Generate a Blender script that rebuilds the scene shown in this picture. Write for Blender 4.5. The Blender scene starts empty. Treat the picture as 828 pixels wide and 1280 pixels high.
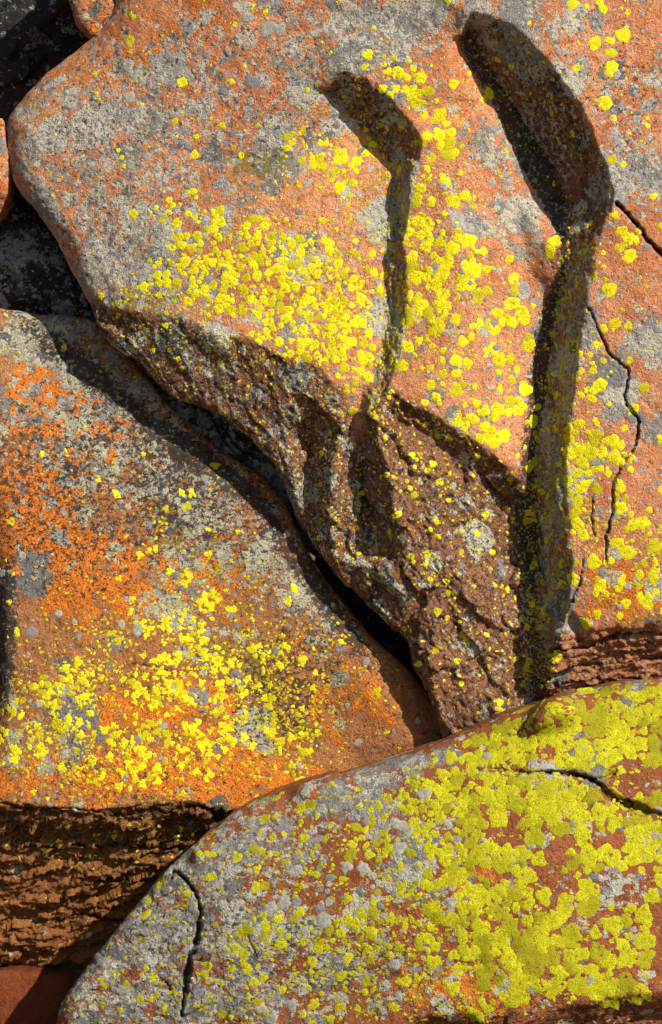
import bpy, math, random
import numpy as np
from mathutils import Vector, geometry as mgeo

random.seed(5)
RNG = np.random.default_rng(5)
S = bpy.context.scene
COL = S.collection

# ------------------------------------------------------------------ camera
K = 0.0024            # metres per unit of the survey grid on the plane y = 0
DIST = 7.0            # camera distance
ZC = 2.05             # camera height
cam_d = bpy.data.cameras.new("camera")
cam = bpy.data.objects.new("camera", cam_d)
COL.objects.link(cam)
cam.location = (0, -DIST, ZC)
cam.rotation_euler = (math.radians(90), 0, 0)
cam_d.sensor_fit = 'VERTICAL'
cam_d.sensor_height = 24
cam_d.lens = 24 * DIST / (1280 * K)
cam_d.clip_start = 0.1
cam_d.clip_end = 3000
S.camera = cam

# ------------------------------------------------------------------ light
SUN_DIR = Vector((0.63, -0.66, 0.57)).normalized()     # towards the sun
elev = math.asin(SUN_DIR.z)
azim = math.atan2(SUN_DIR.x, SUN_DIR.y)                # from +Y, clockwise
w = bpy.data.worlds.new("World")
S.world = w
w.use_nodes = True
nt = w.node_tree
nt.nodes.clear()
sky = nt.nodes.new("ShaderNodeTexSky")
sky.sky_type = 'NISHITA'
sky.sun_disc = False
sky.sun_elevation = elev
sky.sun_rotation = azim
bg = nt.nodes.new("ShaderNodeBackground")
bg.inputs[1].default_value = 0.066
wo = nt.nodes.new("ShaderNodeOutputWorld")
nt.links.new(sky.outputs[0], bg.inputs[0])
nt.links.new(bg.outputs[0], wo.inputs[0])
sd = bpy.data.lights.new("sun", 'SUN')
sd.energy = 5.0
sd.angle = math.radians(0.5)
sd.color = (1.0, 0.90, 0.73)
sun = bpy.data.objects.new("sun", sd)
sun.rotation_euler = (-SUN_DIR).to_track_quat('-Z', 'Y').to_euler()
sun.location = SUN_DIR * 20
COL.objects.link(sun)
S.view_settings.view_transform = 'Standard'
S.view_settings.look = 'None'
S.view_settings.gamma = 1
S.view_settings.exposure = 0.42

# ------------------------------------------------------------------ noise
def _hash(i, j, k, seed):
    h = (i.astype(np.int64) * 73856093) ^ (j.astype(np.int64) * 19349663) ^ (k.astype(np.int64) * 83492791) ^ (seed * 2654435761)
    h = (h & 0xffffffff).astype(np.uint64)
    h = ((h ^ (h >> np.uint64(15))) * np.uint64(2246822519)) & np.uint64(0xffffffff)
    h = ((h ^ (h >> np.uint64(13))) * np.uint64(3266489917)) & np.uint64(0xffffffff)
    return h ^ (h >> np.uint64(16))

_G = np.array([[1,1,0],[-1,1,0],[1,-1,0],[-1,-1,0],[1,0,1],[-1,0,1],[1,0,-1],[-1,0,-1],
               [0,1,1],[0,-1,1],[0,1,-1],[0,-1,-1],[1,1,0],[-1,1,0],[0,-1,1],[0,-1,-1]], dtype=np.float32)

def perlin(P, seed=0):
    """gradient noise, P (n,3), result about -1..1"""
    I = np.floor(P).astype(np.int64)
    F = (P - I).astype(np.float32)
    W = F * F * F * (F * (F * 6 - 15) + 10)
    out = 0
    for dx in (0, 1):
        wx = W[:, 0] if dx else 1 - W[:, 0]
        for dy in (0, 1):
            wy = W[:, 1] if dy else 1 - W[:, 1]
            for dz in (0, 1):
                wz = W[:, 2] if dz else 1 - W[:, 2]
                g = _G[(_hash(I[:, 0] + dx, I[:, 1] + dy, I[:, 2] + dz, seed) & np.uint64(15)).astype(np.int64)]
                d = g[:, 0] * (F[:, 0] - dx) + g[:, 1] * (F[:, 1] - dy) + g[:, 2] * (F[:, 2] - dz)
                out = out + d * wx * wy * wz
    return out

def fbm(P, octaves=4, seed=0, gain=0.5, ridged=False):
    a, s, t = 1.0, 0, 0
    for o in range(octaves):
        n = perlin(P * (2.03 ** o) + o * 17.3, seed + o)
        if ridged:
            n = 1 - 2 * np.abs(n)
        s = s + a * n
        t += a
        a *= gain
    return s / t

def chips(P, seed=0, tilt=0.8):
    """fracture facets: every cell is a plane of its own tilt and level"""
    I = np.floor(P).astype(np.int64)
    best = np.full(len(P), 9e9)
    val = np.zeros(len(P))
    for dx in (-1, 0, 1):
        for dy in (-1, 0, 1):
            for dz in (-1, 0, 1):
                c = [I[:, 0] + dx, I[:, 1] + dy, I[:, 2] + dz]
                h = _hash(c[0], c[1], c[2], seed)
                r = [((h >> np.uint64(s)) & np.uint64(255)).astype(np.float64) / 255 for s in (0, 8, 16, 4, 12, 20, 24)]
                q = [P[:, a] - (c[a] + r[a]) for a in range(3)]
                d = q[0] ** 2 + q[1] ** 2 + q[2] ** 2
                v = tilt * 2 * ((r[3] - .5) * q[0] + (r[4] - .5) * q[1] + (r[5] - .5) * q[2]) + (r[6] - .5)
                m = d < best
                best = np.where(m, d, best)
                val = np.where(m, v, val)
    return val

def sstep(a, b, x):
    t = np.clip((x - a) / (b - a), 0, 1)
    return t * t * (3 - 2 * t)

def blobs(U, V, items, base=0.0):
    """sum of soft ellipses (u, v, ru, rv, degrees, amount) on the survey grid"""
    out = np.full(U.shape, float(base))
    for (u, v, ru, rv, a, amp) in items:
        c, s = math.cos(math.radians(a)), math.sin(math.radians(a))
        x, y = (U - u) * c + (V - v) * s, -(U - u) * s + (V - v) * c
        q = (x / ru) ** 2 + (y / rv) ** 2
        m = np.exp(-q * q * 0.7)
        out = out + (amp - (out if amp < 0 else 0)) * m if amp >= 0 else out * (1 + amp * m)
    return np.clip(out, 0, 1)

# ------------------------------------------------------------------ survey grid to world
def world(U, V, H):
    """grid position and relief H (towards the viewer) in metres"""
    Y = -H * K
    f = (DIST + Y) / DIST
    return np.stack([(U - 414) * K * f, Y, ZC + (640 - V) * K * f], -1)

def seg_dist(U, V, line, vals=None, closed=False):
    """distance to a polyline, interpolated value there, nearest point"""
    best = np.full(U.shape, 1e9); val = np.zeros(U.shape)
    NU = np.zeros(U.shape); NV = np.zeros(U.shape)
    n = len(line)
    for i in range(n if closed else n - 1):
        a, b = line[i], line[(i + 1) % n]
        dx, dy = b[0] - a[0], b[1] - a[1]
        L = dx * dx + dy * dy + 1e-9
        t = np.clip(((U - a[0]) * dx + (V - a[1]) * dy) / L, 0, 1)
        pu, pv = a[0] + t * dx, a[1] + t * dy
        d = np.hypot(U - pu, V - pv)
        m = d < best
        best = np.where(m, d, best)
        NU = np.where(m, pu, NU); NV = np.where(m, pv, NV)
        if vals is not None:
            val = np.where(m, vals[i] + t * (vals[(i + 1) % n] - vals[i]), val)
    return best, val, NU, NV

def inside(U, V, poly):
    r = np.zeros(U.shape, bool)
    n = len(poly)
    for i in range(n):
        x0, y0 = poly[i][:2]; x1, y1 = poly[(i + 1) % n][:2]
        if y0 == y1: continue
        c = ((y0 > V) != (y1 > V)) & (U < (x1 - x0) * (V - y0) / (y1 - y0) + x0)
        r ^= c
    return r

def refine(line, amp, seed, step=6, closed=True):
    """subdivide a rock outline and make it ragged"""
    out = []
    n = len(line)
    rnd = random.Random(seed)
    for i in range(n if closed else n - 1):
        p0, p1, p2, p3 = line[(i - 1) % n], line[i], line[(i + 1) % n], line[(i + 2) % n]
        L = math.hypot(p2[0] - p1[0], p2[1] - p1[1])
        k = max(1, int(L / step))
        for j in range(k):
            t = j / k
            q = []
            for c in range(2):      # gentle Catmull-Rom
                m1, m2 = (p2[c] - p0[c]) * .4, (p3[c] - p1[c]) * .4
                q.append((2*t**3-3*t*t+1)*p1[c] + (t**3-2*t*t+t)*m1 + (-2*t**3+3*t*t)*p2[c] + (t**3-t*t)*m2)
            r = p1[2] * (1 - t) + p2[2] * t
            out.append([q[0] , q[1], r])
    A = np.array(out)
    Q = np.stack([A[:, 0] / 28, A[:, 1] / 28, np.full(len(A), seed * 3.1)], -1)
    A[:, 0] += amp * (fbm(Q, 4, seed, .6) * 2.2)
    A[:, 1] += amp * (fbm(Q + 50, 4, seed + 9, .6) * 2.2)
    return A

def tin(gu, gv, lines):
    """relief from survey lines: constrained Delaunay, linear in each facet"""
    pts, hs, edges = [], [], []
    seen = {}
    for ln in lines:
        prev = None
        for (u, v, h) in ln:
            key = (round(u, 1), round(v, 1))
            if key not in seen:
                seen[key] = len(pts); pts.append(Vector((u, v))); hs.append(h)
            k = seen[key]
            if prev is not None and prev != k: edges.append((prev, k))
            prev = k
    v2, e2, f2, ov, oe, of = mgeo.delaunay_2d_cdt(pts, edges, [], 0, 1e-4)
    P = np.array([[p.x, p.y] for p in pts]); hh = np.array(hs, float)
    H = np.zeros(len(v2))
    for i, p in enumerate(v2):
        if ov[i]:
            H[i] = hh[ov[i][0]]
        else:
            d = np.hypot(P[:, 0] - p.x, P[:, 1] - p.y) + 1e-3
            k = np.argsort(d)[:3]
            H[i] = (hh[k] / d[k]).sum() / (1 / d[k]).sum()
    out = np.full((len(gv), len(gu)), np.nan)
    for f in f2:
        a, b, c = [v2[i] for i in f]
        ha, hb, hc = [H[i] for i in f]
        u0, u1 = min(a.x, b.x, c.x), max(a.x, b.x, c.x)
        v0, v1 = min(a.y, b.y, c.y), max(a.y, b.y, c.y)
        i0, i1 = np.searchsorted(gu, u0 - .01), np.searchsorted(gu, u1 + .01)
        j0, j1 = np.searchsorted(gv, v0 - .01), np.searchsorted(gv, v1 + .01)
        if i1 <= i0 or j1 <= j0: continue
        X, Y = np.meshgrid(gu[i0:i1], gv[j0:j1])
        det = (b.y - c.y) * (a.x - c.x) + (c.x - b.x) * (a.y - c.y)
        if abs(det) < 1e-6: continue
        l1 = ((b.y - c.y) * (X - c.x) + (c.x - b.x) * (Y - c.y)) / det
        l2 = ((c.y - a.y) * (X - c.x) + (a.x - c.x) * (Y - c.y)) / det
        l3 = 1 - l1 - l2
        m = (l1 >= -1e-4) & (l2 >= -1e-4) & (l3 >= -1e-4)
        sub = out[j0:j1, i0:i1]
        sub[m] = (l1 * ha + l2 * hb + l3 * hc)[m]
    bad = np.isnan(out)
    if bad.any():
        jj, ii = np.where(bad)
        best = np.full(len(jj), 1e9); vv = np.zeros(len(jj))
        for p, h in zip(P, hs):
            d = np.hypot(gu[ii] - p[0], gv[jj] - p[1])
            m = d < best; best[m] = d[m]; vv[m] = h
        out[jj, ii] = vv
    return out

def blur(A, n, passes=2):
    if n < 1: return A
    for _ in range(passes):
        for ax in (0, 1):
            pad = [(0, 0), (0, 0)]; pad[ax] = (n + 1, n)
            B = np.cumsum(np.pad(A, pad, mode='edge'), axis=ax)
            m = A.shape[ax]
            if ax == 0: A = (B[2 * n + 1:2 * n + 1 + m] - B[:m]) / (2 * n + 1)
            else: A = (B[:, 2 * n + 1:2 * n + 1 + m] - B[:, :m]) / (2 * n + 1)
    return A

def axis(lo, hi, f0, f1, step, coarse=14):
    a = []
    if lo < f0: a += list(np.arange(lo, f0, coarse))
    a += list(np.arange(max(lo, f0), min(hi, f1), step))
    if hi > f1: a += list(np.arange(f1, hi + coarse, coarse))
    a = np.array(a)
    return a[np.concatenate([[True], np.diff(a) > step * .3])]

# ------------------------------------------------------------------ a boulder
class Rock: pass

def tag(o, label=None, cat=None, group=None, kind=None):
    if label: o['label'] = label
    if cat: o['category'] = cat
    if group: o['group'] = group
    if kind: o['kind'] = kind

def warp_relief(H, gu, gv, U, V, seed, amp):
    """ragged, chipped run of every ledge"""
    sh = U.shape
    q = np.stack([U.ravel(), V.ravel(), np.full(U.size, seed * 2.3)], -1)
    du = perlin(q / 34, seed) * amp * 1.5 + fbm(q / 10, 2, seed + 1) * amp * .9
    dv = perlin(q / 34, seed + 5) * amp * 1.5 + fbm(q / 10, 2, seed + 6) * amp * .9
    u = np.clip(U.ravel() + du, gu[0], gu[-1]); v = np.clip(V.ravel() + dv, gv[0], gv[-1])
    i = np.clip(np.searchsorted(gu, u) - 1, 0, len(gu) - 2); j = np.clip(np.searchsorted(gv, v) - 1, 0, len(gv) - 2)
    a = (u - gu[i]) / (gu[i + 1] - gu[i]); b = (v - gv[j]) / (gv[j + 1] - gv[j])
    return ((H[j, i] * (1 - a) + H[j, i + 1] * a) * (1 - b) + (H[j + 1, i] * (1 - a) + H[j + 1, i + 1] * a) * b).reshape(sh)

def make_rock(name, outline, lines, mat, label, cat='boulder', step=1.7, soft=9, ragged=1.6, seed=1, cracks=(),
              rough=None, rough_fn=None, relief=1.0, masks=None, back=0.9, creases=True, chip=3.2):
    masks = dict(masks or {}); masks.setdefault('brown', lambda U, V: 0 * U); masks.setdefault('paler', lambda U, V: 0 * U)
    R = Rock()
    OL = refine(outline, ragged, seed)
    u0, u1, v0, v1 = OL[:, 0].min() - 3, OL[:, 0].max() + 3, OL[:, 1].min() - 3, OL[:, 1].max() + 3
    gu = axis(u0, u1, max(u0, -14), min(u1, 842), step)
    gv = axis(v0, v1, max(v0, -14), min(v1, 1294), step)
    U, V = np.meshgrid(gu, gv)
    H = tin(gu, gv, lines)
    H = warp_relief(H, gu, gv, U, V, seed, chip)
    n = max(1, int(round(soft / step / 1.5)))
    Hs = blur(H, n)
    Hf = blur(H, 1, 1)
    if creases:
        d = np.full(U.shape, 1e9)
        for ln in lines:
            if len(ln) > 2: d = np.minimum(d, seg_dist(U, V, ln)[0])
        m = 1 - sstep(6, soft * 2.4, d)
        H = Hs * (1 - m) + Hf * m
    else:
        H = Hs
    # rounding towards the outline
    dist, rad, NU, NV = seg_dist(U, V, OL, OL[:, 2], True)
    ins = inside(U, V, OL)
    # keep quads with a corner inside; pull outside corners to the outline
    q = ins[:-1, :-1] | ins[1:, :-1] | ins[:-1, 1:] | ins[1:, 1:]
    used = np.zeros(U.shape, bool)
    used[:-1, :-1] |= q; used[1:, :-1] |= q; used[:-1, 1:] |= q; used[1:, 1:] |= q
    out = used & ~ins
    U = np.where(out, NU, U); V = np.where(out, NV, V)
    dd = np.where(ins, dist, 0)
    t = np.clip(1 - dd / rad, 0, 1) * .98
    H = H - rad * 1.15 * (1 - np.sqrt(np.clip(1 - t * t, 0, 1)))
    # cracks
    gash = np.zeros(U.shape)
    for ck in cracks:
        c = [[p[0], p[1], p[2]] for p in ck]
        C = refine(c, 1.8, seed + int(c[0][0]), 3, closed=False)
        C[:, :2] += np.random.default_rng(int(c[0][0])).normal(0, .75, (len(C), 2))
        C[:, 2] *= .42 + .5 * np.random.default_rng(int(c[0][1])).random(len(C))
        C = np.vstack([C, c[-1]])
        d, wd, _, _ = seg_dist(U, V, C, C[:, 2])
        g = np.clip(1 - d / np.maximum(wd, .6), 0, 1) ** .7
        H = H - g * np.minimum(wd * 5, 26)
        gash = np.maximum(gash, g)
    P = world(U, V, H)
    # normals from the grid
    def normals(P):
        du = np.gradient(P, axis=1); dv = np.gradient(P, axis=0)
        N = np.cross(dv, du)
        N /= np.linalg.norm(N, axis=-1, keepdims=True) + 1e-12
        N = np.where(N[..., 1:2] > 0, -N, N)
        return N
    Pb = np.stack([blur(P[..., k], 2) for k in range(3)], -1)
    N = normals(np.where(used[..., None], P, Pb))
    N = np.stack([blur(N[..., k], 2) for k in range(3)], -1)
    N /= np.linalg.norm(N, axis=-1, keepdims=True) + 1e-9
    idx = np.where(used)
    Q = P[idx]
    rf = np.clip(rough(U[idx], V[idx]) if rough else np.zeros(len(Q)), 0, 1)
    D = fbm(Q / .16, 3, seed) * .010 * relief
    D += fbm(Q / .035, 3, seed + 3, .6) * .0042 * relief
    pits = fbm(Q / .02, 2, seed + 8)
    D -= sstep(.28, .5, pits) * .003
    if rf.max() > 0:
        m = rf > .01
        D[m] += rf[m] * rough_fn(Q[m], seed, U[idx][m], V[idx][m])
    P2 = P.copy()
    P2[idx] = Q + N[idx] * D[:, None]
    N2 = normals(P2)
    R.gu, R.gv, R.P, R.N, R.used, R.ins, R.dist = gu, gv, P2, N2, used, ins, dist
    # mesh
    vid = -np.ones(U.shape, int)
    nv = used.sum()
    vid[idx] = np.arange(nv)
    base = Vector((float(P2[idx][:, 0].mean()), float(P2[idx][:, 1].mean()) + .3, max(0.0, float(P2[idx][:, 2].min()))))
    R.base = base
    j, i = np.where(q)
    quads = np.stack([vid[j, i], vid[j + 1, i], vid[j + 1, i + 1], vid[j, i + 1]], -1)
    E = np.concatenate([quads[:, [0, 1]], quads[:, [1, 2]], quads[:, [2, 3]], quads[:, [3, 0]]])
    key = np.sort(E, 1); key = key[:, 0] * 10000000 + key[:, 1]
    uq, first, cnt = np.unique(key, return_index=True, return_counts=True)
    BE = E[first[cnt == 1]]
    bverts = np.unique(BE)
    bmap = -np.ones(nv, int); bmap[bverts] = np.arange(len(bverts))
    V0 = P2[idx]
    cen = V0.mean(0)
    rings = []
    BP = V0[bverts]
    for (t, dy) in ((.015, .10), (.05, .28), (.16, .5), (.4, .75)):
        r = BP.copy()
        r[:, 0] += (cen[0] - r[:, 0]) * t; r[:, 2] += (cen[2] - r[:, 2]) * t
        r[:, 1] = r[:, 1] + dy * back
        r += (fbm(r / .2, 2, seed + 4) * .03)[:, None]
        rings.append(r)
    allv = np.vstack([V0] + rings + [cen[None] + np.array([[0, back, 0]])])
    nb = len(bverts)
    faces = [quads]
    prev = BE
    for k in range(len(rings)):
        cur = nv + k * nb + bmap[BE]
        faces.append(np.stack([prev[:, 1], prev[:, 0], cur[:, 0], cur[:, 1]], -1))
        prev = cur
    tri = np.stack([prev[:, 1], prev[:, 0], np.full(len(prev), len(allv) - 1)], -1)
    fq = np.vstack(faces)
    me = bpy.data.meshes.new(name)
    co = (allv - np.array(base)[None]).astype(np.float32)
    me.vertices.add(len(co)); me.vertices.foreach_set("co", co.ravel())
    nl = len(fq) * 4 + len(tri) * 3
    me.loops.add(nl)
    me.loops.foreach_set("vertex_index", np.concatenate([fq.ravel(), tri.ravel()]).astype(np.int32))
    me.polygons.add(len(fq) + len(tri))
    st = np.concatenate([np.arange(len(fq)) * 4, len(fq) * 4 + np.arange(len(tri)) * 3]).astype(np.int32)
    me.polygons.foreach_set("loop_start", st)
    me.polygons.foreach_set("use_smooth", np.ones(len(st), bool))
    me.update(calc_edges=True)
    me.materials.append(mat)
    pad = len(allv) - nv
    for an, fn in (masks or {}).items():
        val = np.concatenate([fn(U[idx], V[idx]), np.zeros(pad)]).astype(np.float32)
        at = me.attributes.new(an, 'FLOAT', 'POINT'); at.data.foreach_set("value", val)
    at = me.attributes.new('gash', 'FLOAT', 'POINT')
    at.data.foreach_set("value", np.concatenate([gash[idx], np.zeros(pad)]).astype(np.float32))
    o = bpy.data.objects.new(name, me)
    o.location = base
    COL.objects.link(o)
    tag(o, label, cat)
    R.obj = o
    return R

# ------------------------------------------------------------------ lichen rosettes on a boulder
def sample(R, u, v):
    i = np.clip(np.searchsorted(R.gu, u) - 1, 0, len(R.gu) - 2)
    j = np.clip(np.searchsorted(R.gv, v) - 1, 0, len(R.gv) - 2)
    a = np.clip((u - R.gu[i]) / (R.gu[i + 1] - R.gu[i]), 0, 1)[:, None]
    b = np.clip((v - R.gv[j]) / (R.gv[j + 1] - R.gv[j]), 0, 1)[:, None]
    def g(A): return (A[j, i] * (1 - a) + A[j, i + 1] * a) * (1 - b) + (A[j + 1, i] * (1 - a) + A[j + 1, i + 1] * a) * b
    ok = R.ins[j, i] & R.ins[j + 1, i + 1] & R.ins[j + 1, i] & R.ins[j, i + 1]
    return g(R.P), g(R.N), ok

def put_attr(me, A):
    for q, an in enumerate(('rim', 'tone')):
        at = me.attributes.new(an, 'FLOAT', 'POINT')
        at.data.foreach_set('value', A[:, q].astype(np.float32))

def rosettes(R, density, size, mat, n, seed, names=('lichen_patch', 'lichen_growth'), box=None, clump=30, clump_w=.5,
             spacing=.62, lift=.0008, big=300, thick=.0012, ragged=.12, minpx=4.0, extra=()):
    rg = np.random.default_rng(seed)
    bx = box or (max(R.gu[0], -10), min(R.gu[-1], 838), max(R.gv[0], -10), min(R.gv[-1], 1290))
    u = rg.uniform(bx[0], bx[1], n); v = rg.uniform(bx[2], bx[3], n)
    d = density(u, v)
    c = fbm(np.stack([u / clump, v / clump, np.full(n, seed * 1.7)], -1), 3, seed, .6)
    c2 = sstep(-.12, .2, c)
    d = np.clip(d * (1 - clump_w + clump_w * 2.2 * c2), 0, 1)
    keep = rg.uniform(0, 1, n) < d
    u, v, d = u[keep], v[keep], d[keep]
    r = size(u, v); r = np.minimum(r * np.exp(rg.normal(0, .5, len(u))), r * 2.0)
    if extra:
        u = np.concatenate([u, [e[0] for e in extra]]); v = np.concatenate([v, [e[1] for e in extra]])
        r = np.concatenate([r, [e[2] for e in extra]])
    order = np.argsort(-r)
    cell = {}
    acc = []
    for k in order:
        ci, cj = int(u[k] // 24), int(v[k] // 24)
        good = True
        for a in (-1, 0, 1):
            for b in (-1, 0, 1):
                for m in cell.get((ci + a, cj + b), ()):
                    if (u[m] - u[k]) ** 2 + (v[m] - v[k]) ** 2 < (spacing * (r[m] + r[k])) ** 2:
                        good = False; break
                if not good: break
            if not good: break
        if good:
            cell.setdefault((ci, cj), []).append(k); acc.append(k)
    acc = np.array(acc)
    u, v, r = u[acc], v[acc], r[acc]
    P, N, ok = sample(R, u, v)
    sv, sf, so, sa = [], [], 0, []
    cnt = 0
    base = np.array(R.base)
    for k in range(len(u)):
        if not ok[k]: continue
        nrm = N[k] / (np.linalg.norm(N[k]) + 1e-9)
        t1 = np.cross(nrm, (0, 0, 1.0)); t1 /= np.linalg.norm(t1) + 1e-9
        t2 = np.cross(nrm, t1)
        m = 20 if r[k] > 3.2 else 10
        if r[k] > 8: m = 28
        th = np.arange(m) / m * 2 * np.pi + rg.uniform(0, 6.28)
        rr = 1 + ragged * np.sin(th * rg.integers(2, 4) + rg.uniform(0, 6)) + ragged * .6 * np.sin(th * rg.integers(4, 6) + rg.uniform(0, 6)) + ragged * .45 * np.sin(th * rg.integers(6, 9) + rg.uniform(0, 6)) + rg.normal(0, ragged * .2, m)
        el = rg.uniform(.74, 1); an = rg.uniform(0, 3.14)
        x, y = np.cos(th) * rr * r[k] * K, np.sin(th) * rr * r[k] * K * el
        x, y = x * np.cos(an) - y * np.sin(an), x * np.sin(an) + y * np.cos(an)
        f = (DIST + P[k][1]) / DIST
        lay = [(1.0, -.0006), (.82, lift), (.42, lift * .8)] if m > 10 else [(1.0, -.0006), (.72, lift)]
        vs = []
        for (sc, h) in lay:
            off = (t1[None] * x[:, None] + t2[None] * y[:, None]) * sc
            pu = u[k] + off[:, 0] / K / f; pv = v[k] - off[:, 2] / K / f
            p, nn, o2 = sample(R, pu, pv)
            # stay close to the tangent plane so that a rosette never jumps a ledge
            dn = (p - P[k]) @ nrm
            lim = r[k] * K * .55
            p = p - nrm[None] * (dn - np.clip(dn, -lim, lim))[:, None]
            jit = rg.normal(0, thick * .16, m) if h > 0 else 0
            vs.append(p + nrm[None] * (h + np.asarray(jit).reshape(-1, 1)))
        vs.append((P[k] + nrm * lift * .8)[None])
        A = np.vstack(vs)
        tone = rg.uniform(0, 1)
        rim = np.concatenate([np.full(m, 1.0), np.full(m, .72)] + ([np.full(m, .3)] if m > 10 else []) + [[0.0]])
        at2 = np.stack([rim, np.full(len(rim), tone)], -1)
        F = []
        L = len(lay)
        for q in range(L - 1):
            for i in range(m):
                i2 = (i + 1) % m
                F.append((q * m + i, q * m + i2, (q + 1) * m + i2, (q + 1) * m + i))
        for i in range(m):
            F.append(((L - 1) * m + i, (L - 1) * m + (i + 1) % m, L * m))
        if cnt < big and r[k] >= minpx:
            me = bpy.data.meshes.new(names[0])
            me.from_pydata((A - P[k]).tolist(), [], F)
            put_attr(me, at2)
            me.materials.append(mat)
            me.polygons.foreach_set("use_smooth", np.ones(len(F), bool))
            o = bpy.data.objects.new(names[0], me)
            o.parent = R.obj
            o.location = Vector(P[k] - base)
            COL.objects.link(o)
            cnt += 1
        else:
            sv.append(A - base); sf += [tuple(so + q for q in f) for f in F]; so += len(A); sa.append(at2)
    if sv:
        me = bpy.data.meshes.new(names[1])
        me.from_pydata(np.vstack(sv).tolist(), [], sf)
        put_attr(me, np.vstack(sa))
        me.materials.append(mat)
        me.polygons.foreach_set("use_smooth", np.ones(len(sf), bool))
        o = bpy.data.objects.new(names[1], me)
        o.parent = R.obj
        COL.objects.link(o)
        o['kind'] = 'stuff'

# ------------------------------------------------------------------ node materials
class NB:
    def __init__(s, name):
        s.m = bpy.data.materials.new(name); s.m.use_nodes = True
        s.t = s.m.node_tree; s.t.nodes.clear()
    def n(s, typ, **kw):
        x = s.t.nodes.new(typ)
        for k, v in kw.items(): setattr(x, k, v)
        return x
    def put(s, sock, v):
        if isinstance(v, bpy.types.NodeSocket): s.t.links.new(v, sock)
        elif isinstance(v, (tuple, list)) and len(v) == 3 and sock.type == 'RGBA': sock.default_value = (*v, 1)
        else: sock.default_value = v
    def math(s, op, a, b=0.0, c=None, clamp=False):
        x = s.n("ShaderNodeMath", operation=op, use_clamp=clamp)
        s.put(x.inputs[0], a); s.put(x.inputs[1], b)
        if c is not None: s.put(x.inputs[2], c)
        return x.outputs[0]
    def vmath(s, op, a, b=None, scale=None):
        x = s.n("ShaderNodeVectorMath", operation=op)
        s.put(x.inputs[0], a)
        if b is not None: s.put(x.inputs[1], b)
        if scale is not None: s.put(x.inputs[3], scale)
        return x.outputs[0]
    def mix(s, f, a, b, mode='MIX'):
        x = s.n("ShaderNodeMix", data_type='RGBA', blend_type=mode)
        s.put(x.inputs[0], f); s.put(x.inputs[6], a); s.put(x.inputs[7], b)
        return x.outputs[2]
    def noise(s, vec, scale, detail=4, rough=.6, color=False):
        x = s.n("ShaderNodeTexNoise"); s.put(x.inputs['Vector'], vec)
        x.inputs['Scale'].default_value = scale; x.inputs['Detail'].default_value = detail
        x.inputs['Roughness'].default_value = rough
        return x.outputs[1 if color else 0]
    def voro(s, vec, scale, feature='F1', rnd=1.0):
        x = s.n("ShaderNodeTexVoronoi", feature=feature); s.put(x.inputs['Vector'], vec)
        x.inputs['Scale'].default_value = scale
        x.inputs['Randomness'].default_value = rnd
        return x
    def rng(s, v, a, b, c=0.0, d=1.0, smooth=True):
        x = s.n("ShaderNodeMapRange", interpolation_type='SMOOTHSTEP' if smooth else 'LINEAR')
        s.put(x.inputs[0], v); s.put(x.inputs[1], a); s.put(x.inputs[2], b); s.put(x.inputs[3], c); s.put(x.inputs[4], d)
        return x.outputs[0]
    def attr(s, name):
        x = s.n("ShaderNodeAttribute", attribute_name=name); return x.outputs['Fac']
    def sep(s, c):
        x = s.n("ShaderNodeSeparateColor"); s.put(x.inputs[0], c); return x.outputs

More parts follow.
